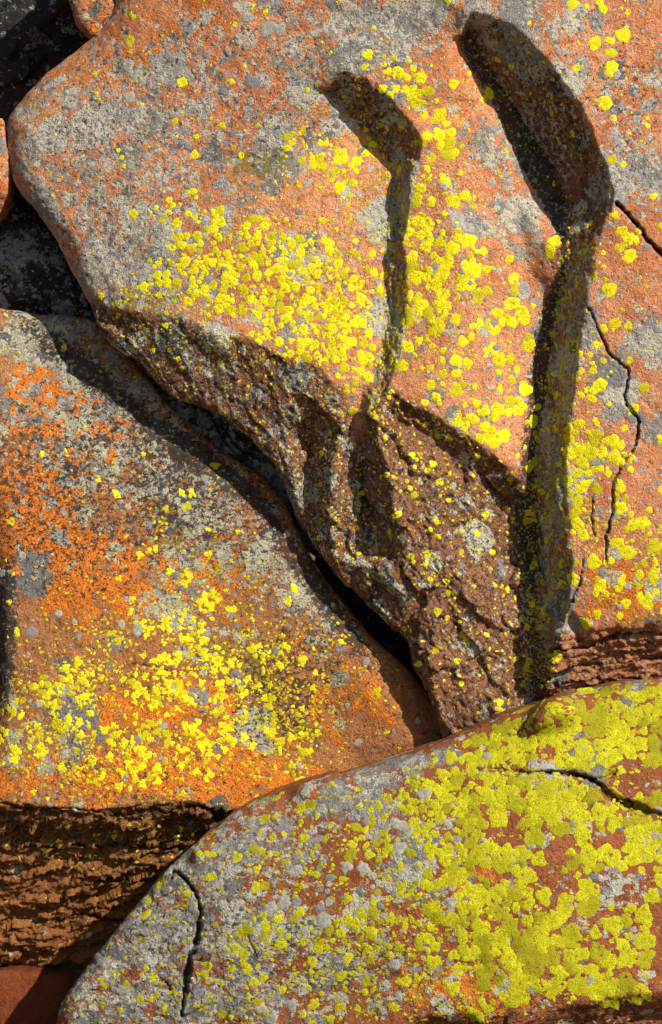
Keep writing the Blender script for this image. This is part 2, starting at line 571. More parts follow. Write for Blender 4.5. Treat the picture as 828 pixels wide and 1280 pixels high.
def rock_material(name, base_a, base_b, base_c, grey_a=(.30, .29, .30), grey_b=(.17, .165, .175), pale=(.50, .49, .42),
                  rust=(.50, .15, .02), dark=(.035, .028, .025), fleck=(.75, .66, .01), stain=(.22, .17, .01), off=(0, 0, 0),
                  rough=.85, grain=1.0, aniso=None, brown=(.21, .105, .06)):
    b = NB(name)
    tc = b.n("ShaderNodeTexCoord")
    vec = b.vmath('ADD', tc.outputs['Object'], off)
    w1 = b.noise(vec, 22, 3, .6, True)
    w2 = b.noise(vec, 90, 2, .6, True)
    def warp(v, wn, amt):
        return b.vmath('ADD', v, b.vmath('SCALE', b.vmath('SUBTRACT', wn, (.5, .5, .5)), scale=amt))
    va = warp(warp(vec, w1, .055), w2, .018)
    vb = warp(warp(vec, w1, .02), w2, .012)
    if aniso:
        mp = b.n("ShaderNodeMapping"); b.put(mp.inputs[0], vb); mp.inputs['Rotation'].default_value = (0, math.radians(aniso[0]), 0)
        mp.inputs['Scale'].default_value = (aniso[1], 1, 1)
        vb = mp.outputs[0]
    G, O, Dk, Fl, Pl, St, Br = [b.attr(x) for x in ('grey', 'rust', 'dark', 'fleck', 'pale', 'stain', 'brown')]
    # bare rock
    dn = b.noise(vb, 75, 3, .8)
    nl = b.noise(vec, 5, 3, .6)
    nm = b.noise(vec, 34, 4, .7)
    nf = b.noise(vec, 260, 2, .75)
    col = b.mix(b.rng(nl, .38, .62), base_a, base_b)
    col = b.mix(b.math('MULTIPLY', b.attr('paler'), .8), col, (.74, .36, .17))
    col = b.mix(b.rng(nm, .48, .66, 0, .75), col, base_c)
    col = b.mix(b.rng(nf, .38, .62, .55, 0), col, (base_a[0] * .35, base_a[1] * .3, base_a[2] * .3))
    # maroon brown: fresh broken faces, and shade painted on ledge walls and overhang
    col = b.mix(b.math('MULTIPLY', Br, b.rng(nm, .3, .6, 1, .7)), col, b.mix(b.rng(nf, .38, .6), (brown[0] * .5, brown[1] * .45, brown[2] * .45), brown))
    # vivid rust lichen, granular
    rn = b.noise(va, 13, 5, .75)
    rm = b.rng(rn, b.math('MULTIPLY_ADD', O, -.34, .70), b.math('MULTIPLY_ADD', O, -.34, .73))
    rg_ = b.rng(b.noise(vec, 330, 2, .6), .36, .6)
    rcol = b.mix(rg_, (rust[0] * .62, rust[1] * .5, rust[2] * .5), (min(1, rust[0] * 1.35), rust[1] * 1.45, rust[2] * 1.6))
    col = b.mix(rm, col, rcol)
    # crust lichens: three generations of patches, each patch its own tone
    hgt = b.math('MULTIPLY', rm, .25)
    for (sc, v, k, seed_off, edge) in ((7.5, va, .95, 3.1, .3), (19, va, .85, 7.7, .3), (48, vb, .65, 1.3, .35), (105, vb, .5, 5.9, .4)):
        vv = b.voro(b.vmath('ADD', v, (seed_off, seed_off * .7, 0)), sc)
        cr, cg, cb = b.sep(vv.outputs['Color'])[:3]
        nn = b.noise(v, sc * 1.6, 3, .75)
        cov = b.math('MULTIPLY', G, k)
        on = b.math('LESS_THAN', cr, cov)
        shp = b.rng(b.math('MULTIPLY_ADD', vv.outputs['Distance'], -.55, nn), .16, .22)
        mk = b.math('MULTIPLY', on, shp)
        tone = b.mix(cg, grey_b, grey_a)
        tone = b.mix(b.math('MULTIPLY', b.math('GREATER_THAN', cb, .5), .85), tone, pale)
        tone = b.mix(b.math('MULTIPLY', b.math('LESS_THAN', cb, .14), b.math('MULTIPLY', Dk, 1.3, clamp=True)), tone, dark)
        tone = b.mix(b.rng(nf, .35, .62, .5, 0), tone, (.05, .042, .04))
        tone = b.mix(b.rng(dn, .52, .68, 0, .55), tone, (grey_b[0] * .4, grey_b[1] * .38, grey_b[2] * .38))
        col = b.mix(mk, col, tone)
        hgt = b.math('MULTIPLY_ADD', mk, .35, hgt)
    # pale frosty crusts
    pn = b.noise(vb, 45, 4, .8)
    pk = b.rng(pn, b.math('MULTIPLY_ADD', Pl, -.3, .74), b.math('MULTIPLY_ADD', Pl, -.3, .78))
    col = b.mix(pk, col, b.mix(b.rng(nf, .4, .6), (pale[0] * .65, pale[1] * .65, pale[2] * .62), pale))
    # ochre stain
    sn = b.noise(vb, 30, 3, .75)
    col = b.mix(b.rng(sn, b.math('MULTIPLY_ADD', St, -.4, .78), b.math('MULTIPLY_ADD', St, -.4, .92), 0, .85), col, stain)
    # black crust and painted shade strips: blotches and pin specks
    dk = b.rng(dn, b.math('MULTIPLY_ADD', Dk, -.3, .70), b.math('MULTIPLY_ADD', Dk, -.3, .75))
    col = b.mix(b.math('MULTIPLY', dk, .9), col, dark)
    vs = b.voro(vb, 150); sr = b.sep(vs.outputs['Color'])
    sp = b.math('MULTIPLY', b.math('LESS_THAN', sr[0], b.math('MULTIPLY_ADD', Dk, .4, .06)), b.rng(vs.outputs['Distance'], .26, .42, 1, 0))
    col = b.mix(b.math('MULTIPLY', sp, .85), col, dark)
    # yellow flecks
    vy = b.voro(b.vmath('ADD', vb, (9, 2, 4)), 105); yr = b.sep(vy.outputs['Color'])
    yn = b.noise(vec, 18, 3, .6)
    yc = b.math('MULTIPLY', Fl, b.rng(yn, .4, .6, .15, 1.5))
    yk = b.math('MULTIPLY', b.math('LESS_THAN', yr[0], yc), b.rng(vy.outputs['Distance'], .42, .52, 1, 0))
    yl = b.mix(yr[1], (fleck[0] * .55, fleck[1] * .5, fleck[2]), fleck)
    col = b.mix(yk, col, yl)
    hgt = b.math('MULTIPLY_ADD', yk, .5, hgt)
    # darker colour inside cracks
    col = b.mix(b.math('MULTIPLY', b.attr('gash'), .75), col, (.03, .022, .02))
    # relief
    h = b.math('MULTIPLY_ADD', nf, 1.1 * grain, hgt)
    h = b.math('MULTIPLY_ADD', b.noise(vec, 110, 2, .7), 1.5 * grain, h)
    h = b.math('MULTIPLY_ADD', nm, 1.6, h)
    h = b.math('MULTIPLY_ADD', dk, -.45, h)
    bp = b.n("ShaderNodeBump"); bp.inputs['Strength'].default_value = .9; bp.inputs['Distance'].default_value = .0042
    b.put(bp.inputs['Height'], h)
    bs = b.n("ShaderNodeBsdfPrincipled")
    b.put(bs.inputs['Base Color'], col); bs.inputs['Roughness'].default_value = rough
    bs.inputs['Specular IOR Level'].default_value = .25
    b.put(bs.inputs['Normal'], bp.outputs[0])
    ou = b.n("ShaderNodeOutputMaterial"); b.t.links.new(bs.outputs[0], ou.inputs[0])
    return b.m

def lichen_material(name, c1, c2, c3, speck=(.12, .10, .01), cells=300):
    b = NB(name)
    g = b.n("ShaderNodeNewGeometry"); vec = g.outputs['Position']
    rim, tone = b.attr('rim'), b.attr('tone')
    vv = b.voro(vec, cells); r = b.sep(vv.outputs['Color'])
    nl = b.noise(vec, 16, 3, .6); nm = b.noise(vec, 120, 4, .7); nf = b.noise(vec, 420, 3, .7)
    col = b.mix(b.rng(nl, .35, .65), c1, c2)
    col = b.mix(b.rng(nm, .45, .62, 0, .8), col, c3)
    col = b.mix(b.rng(tone, .4, 1.0, 0, .8), col, (c3[0] * .62, c3[1] * .60, c3[2] * .8))
    col = b.mix(b.rng(b.math('MULTIPLY_ADD', nm, .5, rim), .6, .15, 0, .6), col, (c3[0] * .7, c3[1] * .68, c3[2]))
    col = b.mix(b.rng(rim, .80, .98, 0, .8), col, (c1[0] * .35, c1[1] * .33, c1[2]))
    col = b.mix(b.rng(vv.outputs['Distance'], .42, .75, 0, .6), col, (c1[0] * .35, c1[1] * .32, c1[2] * .5))
    col = b.mix(b.math('MULTIPLY', b.math('LESS_THAN', r[0], .05), b.rng(vv.outputs['Distance'], .3, .45, 1, 0)), col, speck)
    sp = b.rng(b.noise(vec, 75, 4, .8), .60, .66)
    col = b.mix(b.math('MULTIPLY', sp, .85), col, speck)
    h = b.math('MULTIPLY_ADD', vv.outputs['Distance'], -1.0, b.math('MULTIPLY', nf, .8))
    h = b.math('MULTIPLY_ADD', nm, 1.5, h)
    bp = b.n("ShaderNodeBump"); bp.inputs['Strength'].default_value = .8; bp.inputs['Distance'].default_value = .0016
    b.put(bp.inputs['Height'], h)
    bs = b.n("ShaderNodeBsdfPrincipled")
    b.put(bs.inputs['Base Color'], col); bs.inputs['Roughness'].default_value = .8
    bs.inputs['Specular IOR Level'].default_value = .2
    b.put(bs.inputs['Normal'], bp.outputs[0])
    ou = b.n("ShaderNodeOutputMaterial"); b.t.links.new(bs.outputs[0], ou.inputs[0])
    return b.m

M_main = rock_material('salmon_rock', (.56, .21, .09), (.68, .33, .18), (.44, .14, .055), grey_a=(.40, .385, .37), grey_b=(.25, .245, .25), pale=(.56, .54, .46))
M_left = rock_material('orange_rock', (.36, .15, .055), (.44, .20, .08), (.25, .085, .025), off=(3, 1, 2), rust=(.52, .15, .015), brown=(.27, .105, .025),
                       grey_a=(.36, .34, .31), pale=(.48, .46, .34), aniso=(-30, .8), fleck=(.72, .60, .01))
M_front = rock_material('red_brown_rock', (.29, .095, .035), (.35, .12, .045), (.22, .06, .02), off=(7, 5, 2),
                        grey_a=(.33, .32, .32), grey_b=(.22, .215, .22), aniso=(35, .65), fleck=(.55, .5, .01))
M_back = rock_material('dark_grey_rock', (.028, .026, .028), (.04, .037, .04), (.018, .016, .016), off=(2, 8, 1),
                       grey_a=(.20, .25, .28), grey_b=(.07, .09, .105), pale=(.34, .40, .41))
M_rust = rock_material('rust_red_rock', (.17, .035, .008), (.21, .05, .012), (.12, .025, .006), off=(1, 8, 6))
L_yel = lichen_material('lemon_lichen', (.78, .72, .007), (.84, .80, .012), (.70, .62, .005))
L_gre = lichen_material('greenish_yellow_lichen', (.49, .485, .008), (.57, .56, .010), (.38, .37, .006))
L_pale = lichen_material('pale_grey_lichen', (.38, .38, .32), (.46, .46, .38), (.28, .28, .25), speck=(.08, .08, .07), cells=420)

# relief of broken rock
def rough_broken(Q, seed, U, V, deg=35, fine=1.0):
    A = Q.copy()
    A = A + .02 * np.stack([perlin(Q / .05, 3), perlin(Q / .05, 4), perlin(Q / .05, 5)], -1)
    c = math.radians(deg)
    B = np.stack([A[:, 0] * math.cos(c) + A[:, 2] * math.sin(c), A[:, 1], -A[:, 0] * math.sin(c) + A[:, 2] * math.cos(c)], -1)
    d = chips(B / np.array([.20, .14, .07]), seed + 1, 1.1) * .018
    d += chips(B / np.array([.045, .03, .015]), seed + 2) * .006 * fine
    d += fbm(B / np.array([.05, .03, .015]), 4, seed + 5, .62) * .0075
    return d

def rough_strata(Q, seed, U, V):
    Q = Q + np.array([0, 0, .16]) * Q[:, :1] * -1 + .03 * perlin(Q / .4, 77)[:, None]
    A = Q + .03 * np.stack([0 * Q[:, 0], 0 * Q[:, 0], perlin(Q / np.array([.25, .2, .12]), 3)], -1)
    d = chips(A / np.array([.12, .10, .034]), seed + 1, 1.0) * .020
    d += chips(A / np.array([.045, .05, .012]), seed + 2) * .013
    d += fbm(A / np.array([.05, .03, .014]), 4, seed + 5, .65) * .016
    d += rough_broken(Q, seed + 20, U, V, 12) * .9
    return d

# ================================================================== MAIN BOULDER
main_outline = [(150, -60, 55), (138, 8, 50), (122, 38, 46), (98, 62, 42), (60, 92, 42), (22, 130, 40), (9, 158, 36), (10, 200, 32),
    (22, 238, 30), (45, 262, 28), (75, 310, 26), (102, 360, 20), (118, 388, 15), (140, 428, 13), (175, 457, 12), (215, 495, 12),
    (270, 518, 11), (310, 546, 11), (345, 585, 11), (366, 630, 11), (385, 672, 11), (414, 711, 11), (464, 762, 10), (504, 797, 10),
    (521, 835, 9), (539, 872, 9), (554, 920, 10), (570, 980, 20), (750, 1010, 20), (1080, 990, 30), (1110, -480, 60), (140, -500, 60), (170, -250, 60)]
step2_top = [(570, 46, 34), (588, 12, 54), (628, 22, 60), (662, 48, 68), (697, 93, 72), (727, 135, 74), (752, 188, 76), (769, 238, 76), (764, 265, 74),
    (747, 300, 68), (740, 345, 64), (735, 392, 62), (724, 440, 60), (717, 500, 58), (708, 560, 56), (710, 640, 54), (716, 700, 52),
    (712, 755, 46), (700, 800, 32), (680, 850, 10)]
step2_foot = [(577, 54, 8), (592, 44, 0), (603, 78, -4), (630, 118, -10), (660, 162, -14), (688, 208, -14), (706, 258, -8), (713, 290, 26), (717, 322, 34), (711, 352, 18),
    (701, 385, 2), (691, 430, 0), (684, 490, 0), (670, 560, 2), (664, 620, -8), (664, 680, -18), (668, 740, -22), (672, 800, -22), (664, 870, -26)]
step1_top = [(403, 110, 20), (429, 84, 33), (470, 103, 31), (502, 133, 32), (527, 173, 32), (525, 195, 29), (514, 240, 25), (506, 290, 23), (507, 340, 23),
    (508, 400, 24), (496, 450, 29), (487, 482, 30)]
step1_foot = [(411, 117, -6), (430, 142, -12), (462, 168, -16), (486, 202, -14), (496, 222, -6), (494, 245, -4), (487, 290, -3), (485, 340, -3),
    (487, 400, 0), (480, 440, 6), (462, 480, 13), (447, 515, 5)]
crestD = [(487, 482, 30), (512, 502, 33), (555, 525, 33), (600, 555, 31), (638, 583, 27), (652, 610, 12)]
crestA = [(116, 372, -42), (150, 386, -24), (195, 389, -12), (235, 397, -4), (270, 418, 3), (320, 428, 7), (360, 438, 11), (395, 455, 15),
    (418, 482, 15), (430, 512, 7)]
main_lines = [step2_top, step2_foot, step1_top, step1_foot, crestD, crestA,
    [(165, 420, -34), (220, 436, -18), (290, 460, -8), (345, 482, 0), (376, 505, 0)],
    [(200, 472, -40), (255, 508, -30), (305, 535, -24), (340, 575, -24), (360, 625, -30)],
    [(352, 520, -8), (366, 580, -18), (374, 630, -28)],
    [(392, 490, 8), (384, 555, -40), (382, 600, -46), (392, 645, -42)],
    [(428, 530, 6), (418, 580, 2), (410, 640, -10), (420, 695, -22), (458, 745, -20)],
    [(447, 520, 0), (448, 580, -14), (461, 650, -22), (471, 692, -22)],
    [(468, 516, 26), (476, 560, 32), (492, 610, 30), (502, 660, 22), (512, 700, 12)],
    [(500, 522, 17), (548, 552, 12), (594, 590, 4), (628, 622, -10)],
    [(468, 712, 2), (500, 742, 8), (560, 735, 14), (600, 752, 6)],
    [(480, 735, -14), (505, 770, -4), (545, 790, 6), (545, 850, 0), (560, 905, -8)],
    [(712, 758, 46), (742, 787, 44), (782, 776, 50), (835, 766, 54), (960, 745, 56)],
    [(722, 790, 18), (745, 812, 16), (790, 802, 20), (850, 796, 24)],
] + [[p] for p in [(530, 615, 24), (590, 670, 8), (530, 690, 14), (620, 690, -6), (610, 740, 2), (600, 800, 4), (640, 820, -14), (610, 880, -4),
    (570, 850, -6), (640, 660, -14), (600, 150, 24), (560, 80, 33), (560, 250, 30), (650, 250, 6), (600, 130, 10), (580, 350, 31), (560, 450, 35), (620, 450, 24), (620, 530, 27),
    (692, 316, 28), (690, 350, 14), (562, 52, 34), (574, 16, 46), (568, 76, 27), (396, 120, 14), (668, 440, 0), (640, 440, 16), (540, 300, 28), (530, 420, 29), (660, 340, 8), (650, 480, 8), (500, 30, 30), (540, 0, 37), (400, 30, 14), (300, 20, 0), (200, 20, -26),
    (560, -60, 52), (556, 0, 48), (545, 40, 37), (600, -20, 56), (700, -60, 62), (900, -60, 62), (380, 100, 12), (350, 200, 3), (400, 300, 4), (300, 300, 2), (200, 300, -12), (150, 200, -24),
    (80, 200, -42), (60, 150, -48), (100, 100, -46), (200, 100, -24), (300, 100, -2), (420, 420, 13), (130, 330, -32), (440, 350, 2), (440, 250, -2),
    (250, 350, -2), (828, 100, 66), (800, 250, 70), (828, 400, 68), (780, 500, 62), (800, 650, 62), (760, 700, 56), (740, 860, 2), (830, 860, 2),
    (950, 860, 2), (700, 900, -20), (900, 1000, -30), (30, -300, -60), (300, -520, -20), (1150, -520, 20), (1120, 300, 45), (1120, 1020, -20),
    (550, 1000, -40), (-10, 200, -60), (0, 60, -60), (100, 500, -70), (250, 600, -65), (350, 750, -65), (450, 850, -50), (500, 950, -50)]]
main_cracks = [
    [(772, 255, 4), (795, 280, 5), (815, 305, 5), (842, 332, 5)],
    [(735, 395, 1.4), (752, 425, 2.4), (765, 445, 2.4), (785, 465, 2.6), (782, 500, 3), (797, 525, 3.2), (795, 555, 2.5), (780, 580, 2), (766, 605, 3), (765, 640, 2.6), (758, 670, 3), (757, 690, 1)],
    [(741, 622, 1.5), (740, 650, 2), (744, 668, 1)],
    [(728, 700, 1.2), (724, 730, 2), (716, 752, 2.4)],
    [(690, 812, 2), (740, 806, 3), (780, 792, 3), (842, 790, 2)],
    [(700, 838, 2), (760, 828, 3), (842, 822, 3)],
    [(694, 858, 2), (740, 850, 2), (800, 846, 2)],
]
def reg(poly, soft=10):
    poly = [(p[0], p[1], 0) for p in poly]
    def f(U, V):
        d, _, _, _ = seg_dist(U, V, poly, None, True)
        sd = np.where(inside(U, V, poly), d, -d)
        return sstep(-soft, soft, sd)
    return f
regE = reg([(118, 380), (150, 388), (235, 400), (320, 430), (395, 458), (425, 490), (440, 520), (448, 560), (462, 650), (470, 700), (480, 780), (400, 760), (300, 580), (180, 480), (100, 420)], 8)
regD = reg([(487, 482), (555, 525), (640, 585), (668, 620), (676, 700), (680, 800), (690, 880), (650, 1000), (540, 950), (460, 760), (470, 700), (452, 640), (446, 560), (455, 520)], 7)
regCu = reg([(700, 790), (745, 787), (782, 778), (1000, 760), (1000, 900), (660, 900)], 7)
regW2u = reg([(590, 18), (625, 26), (660, 52), (695, 97), (725, 140), (750, 192), (768, 240), (762, 266), (745, 300), (712, 300), (700, 250), (655, 165), (602, 80), (588, 30)], 4)
regW2l = reg([(745, 300), (738, 345), (733, 392), (722, 440), (715, 500), (706, 560), (708, 640), (714, 700), (708, 760), (690, 850), (655, 880), (655, 620), (672, 500), (690, 380), (708, 300)], 5)
regW1u = reg([(432, 88), (470, 105), (500, 135), (525, 175), (524, 198), (485, 203), (460, 168), (430, 143), (408, 114)], 4)
regW1l = reg([(524, 198), (506, 290), (507, 400), (500, 450), (485, 484), (460, 525), (445, 520), (462, 480), (482, 400), (481, 320), (490, 205)], 3)
regShade = reg([(574, 46), (586, 30), (602, 78), (632, 118), (660, 162), (690, 210), (706, 260), (710, 300), (705, 345), (692, 400), (682, 490), (668, 560), (664, 640), (664, 740), (650, 700), (648, 600), (660, 500), (668, 430), (684, 365), (704, 330), (696, 290), (670, 240), (640, 185), (612, 120), (585, 80)], 8)  # cast-shadow strip beside the right ledge, painted in with black and grey crust
def walls(U, V): return np.clip(regW2u(U, V) + regW2l(U, V) + regW1u(U, V) + regW1l(U, V), 0, 1)
def broken(U, V): return np.clip(regD(U, V) + regE(U, V) + regCu(U, V), 0, 1)

def main_rough(U, V):
    return np.clip(regD(U, V) * .85 + regE(U, V) * .5 + regCu(U, V) * .9 + walls(U, V) * .55, 0, 1)
def main_rough_fn(Q, seed, U, V):
    s = sstep(640, 700, U) * sstep(740, 790, V)
    w_ = walls(U, V)
    return (rough_broken(Q, seed, U, V, -58) * (1 - w_) + rough_broken(Q, seed, U, V, -80) * w_) * (1 - s) + rough_strata(Q, seed, U, V) * s * .8
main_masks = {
    'paler': lambda U, V: blobs(U, V, [(420, 250, 90, 70, 0, .9), (560, 220, 60, 120, 0, .5), (540, 440, 60, 60, 0, .3), (330, 270, 80, 30, 0, .5)]),  # lighter salmon base in soft patches around the centre
    'brown': lambda U, V: np.clip(regD(U, V) + regE(U, V) + regW2u(U, V) * 1.0 + regW1u(U, V) * .9 + regW2l(U, V) * .5 + regW1l(U, V) * .5 + regCu(U, V) * .5, 0, 1),  # on the ledge walls the brown also paints shade and warm bounce
    'grey': lambda U, V: np.clip(blobs(U, V, [(160, 230, 130, 150, 0, .5), (720, 350, 160, 500, 0, .06), (60, 180, 50, 90, 0, .15), (330, 110, 120, 90, 0, .25), (480, 40, 80, 40, -20, .7),
        (340, 190, 60, 50, 0, .3), (160, 360, 60, 50, 0, .45), (640, 10, 60, 40, 0, .5), (790, 215, 40, 40, 30, .75), (800, 415, 25, 25, 0, .6),
        (590, 285, 40, 30, 0, .3), (640, 180, 40, 60, 0, .35), (790, 130, 50, 40, 0, .2), (410, 30, 60, 60, 0, .3)], .12) * (1 - .6 * broken(U, V)) * (1 - .75 * walls(U, V)) * (1 - .5 * regD(U, V))
        + regE(U, V) * .22 + regD(U, V) * .1 + regW2l(U, V) * .6 + regW1l(U, V) * .6 + regW2u(U, V) * .14 + regW1u(U, V) * .2 + regShade(U, V) * .25, 0, .9),
    'rust': lambda U, V: np.clip(blobs(U, V, [(230, 60, 170, 70, 0, .55), (80, 130, 80, 60, 0, .25), (180, 160, 60, 40, 0, .25), (60, 220, 50, 60, 0, .35), (770, 740, 70, 50, 0, .7), (170, 400, 40, 30, 0, .3),
        (240, 500, 60, 20, 30, .5), (500, 790, 40, 60, 0, .3)], .02), 0, 1),
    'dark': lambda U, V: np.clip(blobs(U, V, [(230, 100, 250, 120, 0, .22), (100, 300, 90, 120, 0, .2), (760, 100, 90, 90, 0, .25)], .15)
        + regE(U, V) * .45 + regD(U, V) * .4 + regW2l(U, V) * .2 + regW1l(U, V) * .2 + regW2u(U, V) * .3 + regW1u(U, V) * .3 + regShade(U, V) * 1.0 + regCu(U, V) * .3, 0, 1),
    'fleck': lambda U, V: np.clip(blobs(U, V, [(320, 350, 140, 90, 10, .35), (560, 370, 90, 200, 0, .22), (720, 560, 30, 150, 0, .3), (450, 180, 60, 80, 0, .25), (780, 700, 60, 60, 0, .4),
        (600, 120, 50, 60, 0, .1), (170, 375, 40, 20, 0, .5)], .03) + regE(U, V) * .18 + regD(U, V) * .12 + regW2l(U, V) * .5 + regW1l(U, V) * .5 + regW2u(U, V) * .12, 0, 1),
    'pale': lambda U, V: np.clip(regD(U, V) * .3 + regE(U, V) * .34 + regW2u(U, V) * .42 + regW1u(U, V) * .42, 0, 1) + blobs(U, V, [(200, 170, 160, 120, 0, .25), (650, 180, 60, 80, 30, .3), (590, 285, 30, 25, 0, .5), (560, 60, 60, 40, 0, .2), (380, 250, 60, 60, 0, .2), (790, 215, 40, 40, 0, .4),
        (630, 380, 30, 30, 0, .3), (655, 740, 10, 90, 0, .25), (430, 640, 30, 80, 0, .2)], .08),
    'stain': lambda U, V: np.clip(blobs(U, V, [(320, 210, 50, 40, 0, .8), (170, 380, 50, 25, 0, .7), (500, 130, 40, 20, 0, .4), (780, 830, 90, 40, 0, .3)], .05) + regW2l(U, V) * .5 + regW1l(U, V) * .4, 0, 1),
}
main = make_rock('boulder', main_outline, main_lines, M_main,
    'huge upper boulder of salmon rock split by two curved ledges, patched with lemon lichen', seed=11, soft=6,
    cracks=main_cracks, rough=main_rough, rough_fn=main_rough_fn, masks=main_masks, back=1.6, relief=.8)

def main_yel(U, V):
    d = blobs(U, V, [(330, 335, 110, 50, 10, .8), (400, 405, 60, 60, 20, .9), (250, 360, 60, 35, 0, .35), (430, 440, 30, 50, 0, .5),
        (503, 105, 32, 24, 20, .7), (532, 140, 22, 26, 0, .3), (550, 175, 20, 20, 0, .35), (398, 190, 50, 25, 20, .3), (440, 215, 30, 40, 0, .25), (250, 265, 40, 20, 0, .2),
        (540, 240, 30, 60, 0, .14), (530, 370, 35, 60, 0, .25), (560, 330, 40, 40, 0, .22), (515, 425, 15, 30, 0, .3), (610, 380, 50, 60, 0, .14), (600, 530, 36, 22, 30, .3),
        (590, 480, 50, 40, 0, .12), (640, 490, 20, 30, 0, .3), (515, 285, 15, 50, 0, .5), (728, 520, 22, 60, 0, .2), (714, 600, 13, 70, 0, .5), (732, 600, 22, 50, 0, .14),
        (750, 575, 30, 30, 0, .3), (760, 440, 30, 40, 0, .15), (745, 310, 30, 20, 0, .3), (780, 310, 30, 20, 0, .2), (765, 40, 70, 50, 0, .05), (790, 700, 60, 60, 0, .12)], .016)
    b = broken(U, V); w_ = walls(U, V)
    return np.clip(d * (1 - b) * (1 - w_) + regD(U, V) * .07 + regE(U, V) * .05 + regW2l(U, V) * .22 + regW1l(U, V) * .25 + regW2u(U, V) * .05 + regW1u(U, V) * .08, 0, 1)
def main_size(U, V):
    a = 3.7 + 1.4 * sstep(470, 520, U)
    return a * (1 - .45 * np.clip(broken(U, V) + walls(U, V), 0, 1))
rosettes(main, main_yel, main_size, L_yel, 36000, 21, spacing=.58, clump=24, clump_w=.6)
rosettes(main, lambda U, V: blobs(U, V, [(200, 170, 200, 160, 0, .35), (640, 190, 60, 100, 30, .3), (600, 330, 60, 100, 0, .15)], .06) * (1 - walls(U, V)), lambda U, V: 3.0 + 0 * U, L_pale, 5000, 22,
    names=('pale_lichen_patch', 'pale_lichen_growth'), big=60, lift=.0014, minpx=5,
    extra=[(315, 102, 11), (160, 82, 9), (162, 121, 8), (310, 22, 8), (335, 35, 12), (350, 36, 9), (572, 275, 12), (585, 285, 9), (75, 180, 7), (655, 360, 9)])

# ================================================================== LEFT BOULDER
left_outline = [(-160, 376, 30), (0, 386, 22), (60, 394, 18), (118, 400, 14), (165, 448, 12), (212, 508, 11), (268, 556, 10), (320, 590, 10), (352, 622, 10),
    (374, 668, 10), (410, 728, 12), (460, 790, 12), (505, 832, 12), (545, 880, 15), (590, 940, 15), (520, 1050, 20), (330, 1130, 20), (235, 1205, 16), (185, 1214, 14),
    (90, 1211, 12), (0, 1207, 12), (-160, 1215, 20)]
left_lines = [
    [(-160, 1000, -20), (0, 1002, -20), (60, 1010, -18), (120, 1014, -18), (180, 1006, -18), (240, 1000, -22), (270, 1010, -26), (300, 1010, -34), (360, 1000, -48), (450, 985, -60)],
    [(-160, 1028, -56), (0, 1036, -58), (100, 1046, -60), (190, 1042, -60), (260, 1040, -60), (340, 1040, -85)],
    [(-160, 1120, -104), (0, 1122, -106), (100, 1130, -112), (190, 1130, -118), (260, 1120, -120)],
    [(-160, 1205, -140), (0, 1200, -142), (100, 1204, -146), (200, 1205, -150)],
    [(10, 735, -50), (11, 800, -48), (8, 870, -44)], [(-6, 740, -70), (-6, 800, -72), (-8, 865, -66)],
] + [[p] for p in [(-160, 380, -110), (-160, 700, -100), (0, 400, -96), (60, 410, -108), (118, 410, -108), (150, 540, -82), (40, 470, -98), (212, 520, -92), (300, 640, -64), (320, 600, -92), (0, 600, -62),
    (120, 640, -58), (230, 680, -60), (352, 630, -76), (400, 780, -46), (410, 735, -64), (360, 720, -56), (470, 870, -36), (505, 840, -52), (150, 740, -44), (300, 800, -52), (60, 850, -34), (200, 860, -32),
    (330, 900, -42), (420, 900, -50), (100, 940, -24), (250, 950, -26), (520, 930, -38), (600, 950, -70), (420, 1100, -110), (560, 1060, -110), (-160, 900, -60)]]
regU = reg([(-200, 1000), (0, 1004), (60, 1012), (120, 1016), (180, 1008), (240, 1003), (300, 1012), (420, 1000), (400, 1250), (-200, 1250)], 7)
